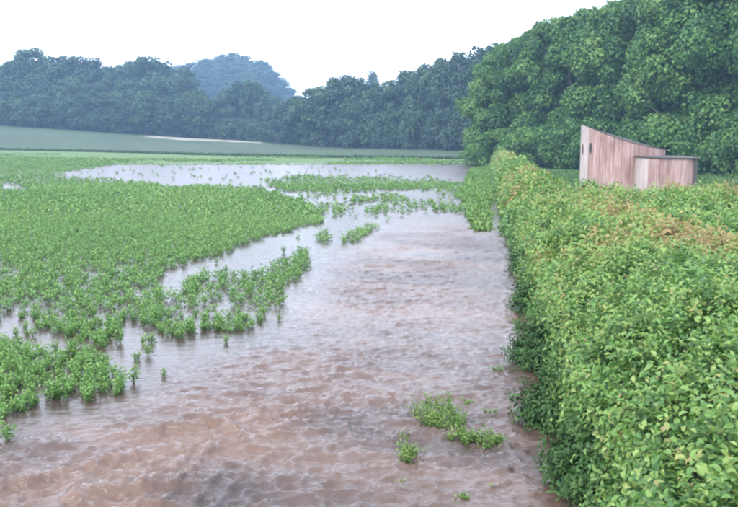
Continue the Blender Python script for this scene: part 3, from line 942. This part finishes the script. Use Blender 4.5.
# low shed: flat dark roof with an overhang, right-hand side's shade put into the board colour
S2Y = 25.5
x_l, x_r = at_depth(637, 170, S2Y).x, at_depth(694, 170, S2Y).x
cx2, rx2, ry2 = (x_l + x_r) / 2, (x_r - x_l) / 2, 0.75
zl2, zr2 = at_depth(637, 157, S2Y).z, at_depth(692, 158, S2Y).z
g2 = float(land(np.array([cx2]), np.array([S2Y]))[0])
shed2 = obj("pink_shed", None, label="low pale pink shed with flat dark roof, nearer and right of the tall shed", cat="shed", loc=(cx2, S2Y, 0))
pl2 = oval(rx2, ry2, 26, 2.8, math.pi)
zt2 = lambda x, y: zl2 + (zr2 - zl2) * (x + rx2) / (2 * rx2) + 0.03 * y
stave_wall(shed2, pl2, zt2, g2 - 0.05, 0.03, 0.004, lambda i: M_POST if i in (0, 1, 2, 25) else (M_SHADED if 9 <= i <= 14 else M_BOARD))
r2o = oval(rx2 + 0.04, ry2 + 0.04, 26, 2.8, math.pi)[:-1]
obj("roof", slab(np.array([(p[0], p[1], zt2(*p) + 0.002) for p in r2o]), np.array([(p[0], p[1], zt2(*p) + 0.028) for p in r2o])), M_FELT, shed2)

# ------------------------------------------------------------------ hedge
TOP = 1.31
def hedge_width(Y):
    """Narrow along the field; near the camera it widens into the corner thicket on the right."""
    return np.where(Y > 21.5, 1.45, 1.45 + 12.0 * sstep(22.5, 19.5, Y))

def hedge_top(X, Y):
    off = X - (HEDGE_A + HEDGE_K * Y)
    w = hedge_width(Y)
    e = np.minimum(off, w - off)
    rnd = 1 - np.clip(1 - e / 1.15, 0, 1) ** 2.0 * 0.46
    lum = 0.12 * fbm(X * 1.1, Y * 0.9, 151) + 0.19 * vnoise(X * 2.9, Y * 2.4, 157) + 0.05 * vnoise(X * 6.5, Y * 5.5, 158)
    return (TOP + 0.29 * sstep(17, 34, Y)) * rnd + lum

def shoot(rs, n, L, leaf, fold=2):
    """A twig with alternate leaves; each leaf folded along its midrib."""
    V, F, A, k = [], [], [], 0
    for j in range(n):
        t = (j + 0.5) / n
        p = np.array([0.02 * math.sin(5 * t), 0.02 * math.cos(4 * t), L * t])
        az = j * 2.4 + rs.uniform(-0.5, 0.5)
        el = rs.uniform(-0.35, 0.65) + 0.5 * (t > 0.85)
        d = np.array([math.cos(az) * math.cos(el), math.sin(az) * math.cos(el), math.sin(el)])
        sd = np.array([-math.sin(az), math.cos(az), rs.uniform(-0.25, 0.25)])
        up = np.cross(d, sd); up = up * np.sign(up[2] + 1e-6)
        l_ = leaf * rs.uniform(0.65, 1.25) * (1.1 - 0.35 * t)
        b = p + d * 0.12 * l_
        m, e = b + d * l_ * 0.45, b + d * l_ + np.array([0, 0, -0.30 * l_])
        wv = sd * l_ * 0.235
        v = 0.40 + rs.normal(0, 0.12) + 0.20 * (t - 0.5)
        if fold == 1:
            V += [b, m - wv + up * 0.08 * l_, e, m + wv + up * 0.08 * l_]
            F += [(k, k + 1, k + 2), (k, k + 2, k + 3)]
            A += [v] * 4; k += 4
        elif fold == 2:
            m1, m2 = b + d * l_ * 0.28, b + d * l_ * 0.68 + np.array([0, 0, -0.06 * l_])
            V += [b, m1 - wv + up * 0.09 * l_, m2 - wv * 0.8 + up * 0.06 * l_, e, m2 + wv * 0.8 + up * 0.06 * l_, m1 + wv + up * 0.09 * l_, m - up * 0.03 * l_]
            F += [(k + q_, k + (q_ + 1) % 6, k + 6) for q_ in range(6)]
            A += [v] * 7; k += 7
        else:
            V += [b, m - wv, e, b, e, m + wv]
            F += [(k, k + 1, k + 2), (k + 3, k + 4, k + 5)]
            A += [v] * 6; k += 6
    return np.array(V), np.array(F), np.array(A)

def orient(T, pos, axis, yaw, scl, var):
    """Copies of a shoot with its twig along axis."""
    tv, tf, ta = T
    n, m = len(pos), len(tv)
    axis = axis / np.linalg.norm(axis, axis=1, keepdims=True)
    ref = np.where(np.abs(axis[:, 2:3]) > 0.9, np.array([[1.0, 0, 0]]), np.array([[0, 0, 1.0]]))
    u = np.cross(ref, axis); u /= np.linalg.norm(u, axis=1, keepdims=True)
    w = np.cross(axis, u)
    c, s = np.cos(yaw)[:, None], np.sin(yaw)[:, None]
    u, w = u * c + w * s, w * c - u * s
    V = pos[:, None] + scl[:, None, None] * (tv[None, :, :1] * u[:, None] + tv[None, :, 1:2] * w[:, None] + tv[None, :, 2:] * axis[:, None])
    F = (tf[None] + (np.arange(n) * m)[:, None, None]).reshape(-1, 3)
    return V.reshape(-1, 3), F, np.clip(ta[None] + var[:, None], 0.02, 0.99).reshape(-1)

SH_N = [shoot(np.random.default_rng(700 + i), 12, 0.26, 0.054) for i in range(8)]
SH_G = [shoot(np.random.default_rng(710 + i), 12, 0.26, 0.064, 1) for i in range(8)]
SH_M = [shoot(np.random.default_rng(720 + i), 11, 0.25, 0.095, 1) for i in range(6)]
SH_F = [shoot(np.random.default_rng(740 + i), 8, 0.28, 0.17, 1) for i in range(6)]

def hedge_points(y0, y1, dens):
    """Points on the hedge's face and top with outward directions."""
    nf = int((y1 - y0) * TOP * dens)
    Y = rng.uniform(y0, y1, nf)
    Z = rng.uniform(0.02, 1, nf) ** 0.9 * TOP * 0.62
    bulge = 0.16 * fbm(Y * 0.9, Z * 1.4, 171) + 0.12 * (1 - Z / TOP) ** 1.5
    X = HEDGE_A + HEDGE_K * Y - bulge + 0.12 * (Z / TOP) ** 4 + 0.08
    Pf = np.stack([X, Y, Z], 1)
    Df = np.column_stack([np.full(nf, -0.8), np.full(nf, -0.25), np.full(nf, 0.65)])
    wmax = float(hedge_width(np.array([y0]))[()])
    lim = np.minimum(wmax, 0.36 * y1 + 3.0 if wmax > 2 else wmax)
    nt = int((y1 - y0) * lim * dens)
    Y2 = rng.uniform(y0, y1, nt)
    off = rng.uniform(0, 1, nt) * np.minimum(hedge_width(Y2), lim)
    X2 = HEDGE_A + HEDGE_K * Y2 + off
    Pt = np.stack([X2, Y2, hedge_top(X2, Y2)], 1)
    Dt = np.column_stack([np.full(nt, -0.15), np.full(nt, -0.25), np.full(nt, 1.0)])
    # back face, seen where the hedge runs off to the right
    nb = nf // 3
    Y3 = rng.uniform(y0, y1, nb); Z3 = rng.uniform(0.4, 1, nb) * TOP
    Pb = np.stack([HEDGE_A + HEDGE_K * Y3 + hedge_width(Y3) + 0.1 * vnoise(Y3, Z3, 5), Y3, Z3], 1)
    Db = np.column_stack([np.full(nb, 0.8), np.full(nb, 0.2), np.full(nb, 0.6)])
    P = np.concatenate([Pf, Pt, Pb]); D = np.concatenate([Df, Dt, Db])
    D = D + rng.normal(scale=0.42, size=D.shape)
    return P, D

hedge = obj("hedge", None, label="long clipped green hedge running from the lower right corner to the far wood", cat="hedge", loc=(0, 0, 0))
soup = Soup()
for y0, y1, dens, T in ((1.6, 5, 330, SH_N), (5, 11, 270, SH_G), (11, 22.4, 150, SH_M), (22.4, 45, 110, SH_F), (45, 93, 70, SH_F)):
    P, D = hedge_points(y0, y1, dens)
    P = P - D / np.linalg.norm(D, axis=1, keepdims=True) * rng.uniform(0.04, 0.34, (len(P), 1))
    keep = np.ones(len(P), bool)
    if y1 < 23:   # only what stands within a few metres of the view
        keep = P[:, 0] < 0.47 * P[:, 1] + 1.2
    P, D = P[keep], D[keep]
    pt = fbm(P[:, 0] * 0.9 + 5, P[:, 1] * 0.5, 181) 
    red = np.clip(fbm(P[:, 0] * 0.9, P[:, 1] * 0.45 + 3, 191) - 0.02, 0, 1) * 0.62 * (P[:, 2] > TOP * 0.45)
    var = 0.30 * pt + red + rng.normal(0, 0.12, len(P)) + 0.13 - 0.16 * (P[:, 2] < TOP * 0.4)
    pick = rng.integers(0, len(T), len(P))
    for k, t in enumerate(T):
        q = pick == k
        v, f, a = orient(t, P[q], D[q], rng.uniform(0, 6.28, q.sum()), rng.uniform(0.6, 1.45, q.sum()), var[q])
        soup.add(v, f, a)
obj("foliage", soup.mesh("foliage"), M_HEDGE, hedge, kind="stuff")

# dark solid core for the twiggy inside, its shade put into the colour
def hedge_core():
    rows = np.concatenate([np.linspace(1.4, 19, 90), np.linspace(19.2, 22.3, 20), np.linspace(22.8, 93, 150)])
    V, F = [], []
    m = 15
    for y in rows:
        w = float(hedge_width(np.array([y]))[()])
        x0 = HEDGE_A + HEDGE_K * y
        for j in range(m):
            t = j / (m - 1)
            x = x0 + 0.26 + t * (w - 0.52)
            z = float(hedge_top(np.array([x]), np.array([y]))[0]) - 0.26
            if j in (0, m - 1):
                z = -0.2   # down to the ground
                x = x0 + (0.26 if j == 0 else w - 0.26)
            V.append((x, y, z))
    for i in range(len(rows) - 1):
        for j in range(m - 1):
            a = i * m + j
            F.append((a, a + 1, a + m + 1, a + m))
    return mesh_from("dark_core", np.array(V), np.array(F), None, True)
obj("dark_core", hedge_core(), M_TWIG, hedge)

# the largest leaves near the camera, each on its own
def big_leaf():
    L, V, F = 0.055, [], []
    prof = [(0, 0.02), (0.22, 0.22), (0.45, 0.27), (0.72, 0.17), (1.0, 0.01)]
    for t, w in prof:
        z = -0.25 * (t - 0.3) ** 2 * L
        V += [(t * L, -w * L, z + 0.10 * w * L), (t * L, 0, z - 0.02 * L), (t * L, w * L, z + 0.10 * w * L)]
    for i in range(4):
        for k in (0, 1):
            a = i * 3 + k
            F.append((a, a + 1, a + 4, a + 3))
    return V, F
LEAF_MESH = []
for v in (0.36, 0.48, 0.58, 0.68, 0.80):
    V, F = big_leaf()
    m = mesh_from("leaf", np.array(V), np.array(F), {"var": np.full(len(V), v)}, True)
    m.materials.append(M_HEDGE)
    LEAF_MESH.append(m)
cnt = 0
while cnt < 300:
    y = 2.6 + 6.5 * rng.uniform() ** 1.1
    x = HEDGE_A + HEDGE_K * y + rng.uniform(0.02, 2.6)
    z = float(hedge_top(np.array([x]), np.array([y]))[0]) + rng.uniform(-0.04, 0.06)
    qx, qy = project(x, y, z)
    if not (540 < qx < 745 and 240 < qy < 512):
        continue
    s = rng.uniform(0.7, 1.15)
    obj("leaf", LEAF_MESH[cnt % 5], parent=hedge, loc=(x, y, z), rot=(rng.normal(0, 0.45), rng.normal(-0.1, 0.45), rng.uniform(0, 6.28)), scale=(s, s, s))
    cnt += 1

# ------------------------------------------------------------------ dark weeds leaning out of the hedge foot
def weed(qx, qy, rad, h, n, label, seed):
    rs = np.random.default_rng(seed)
    x, y = on_ground(qx, qy)
    s, st = Soup(), Soup()
    T = [shoot(np.random.default_rng(800 + i), 13, 0.19, 0.064, 1) for i in range(5)]
    d = rs.normal(size=(n, 3)); d[:, 2] = np.abs(d[:, 2]) * 0.9
    d /= np.linalg.norm(d, axis=1, keepdims=True)
    P = d * np.array([rad, rad, h]) * rs.uniform(0.30, 0.80, (n, 1)) * (1 + 0.15 * vnoise(d[:, 0] * 3, d[:, 1] * 3 + d[:, 2], seed))[:, None]
    P[:, 2] = np.maximum(P[:, 2], 0.02)
    for i in range(0, n, 6):
        tube(st, [(0, 0, -0.1), P[i] * np.array([.4, .4, .55]), P[i]], [0.008, 0.006, 0.003], 4)
    D = d + np.array([0, 0, 0.5]) + rs.normal(scale=0.35, size=(n, 3))
    pick = rs.integers(0, 5, n)
    for k in range(5):
        q = pick == k
        v, f, a = orient(T[k], P[q], D[q], rs.uniform(0, 6.28, q.sum()), rs.uniform(0.7, 1.2, q.sum()), rs.normal(0.02, 0.1, q.sum()))
        s.add(v, f, a)
    e = obj("weed_bush", None, label=label, cat="weed", group="weeds at the hedge foot", loc=(x, y, 0.0))
    obj("stem", st.mesh("stem"), M_TWIG, e)
    obj("foliage", s.mesh("foliage"), M_WEED, e)
for i, (qx, qy, r, h, n, lab) in enumerate([
        (552, 366, 0.62, 0.85, 480, "dark bushy weed bulging farthest out of the hedge over the water"),
        (562, 424, 0.46, 0.62, 330, "dark weed at the hedge foot just below the bulging one"),
        (590, 486, 0.44, 0.62, 340, "dark green weed at the nearest end of the hedge foot"),
        (622, 515, 0.42, 0.60, 300, "dark weed touching the picture's bottom edge by the hedge"),
        (536, 312, 0.45, 0.60, 240, "small dark weed at the hedge foot above the bulging one"),
        (526, 272, 0.45, 0.55, 200, "small weed at the hedge foot near the end of the grass strip")]):
    weed(qx, qy, r, h, n, lab, 900 + i)

# ------------------------------------------------------------------ damp air
hz, n, l = nodes_of("haze")
pv = N(n, "ShaderNodeVolumePrincipled", Density=0.00062, Anisotropy=0.0)
pv.inputs["Color"].default_value = (0.40, 0.66, 1.0, 1)
ou = N(n, "ShaderNodeOutputMaterial")
l.new(pv.outputs[0], ou.inputs["Volume"])
x0, x1, y0, y1, z0, z1 = -2300, 2300, -40, 3100, -2, 75
bm_v = [(x, y, z) for z in (z0, z1) for y in (y0, y1) for x in (x0, x1)]
me = bpy.data.meshes.new("haze")
me.from_pydata(bm_v, [], [(0, 2, 3, 1), (4, 5, 7, 6), (0, 1, 5, 4), (2, 6, 7, 3), (0, 4, 6, 2), (1, 3, 7, 5)])
me.update()
obj("haze", me, hz, kind="stuff", label="thin bluish damp air over the whole valley", cat="haze")
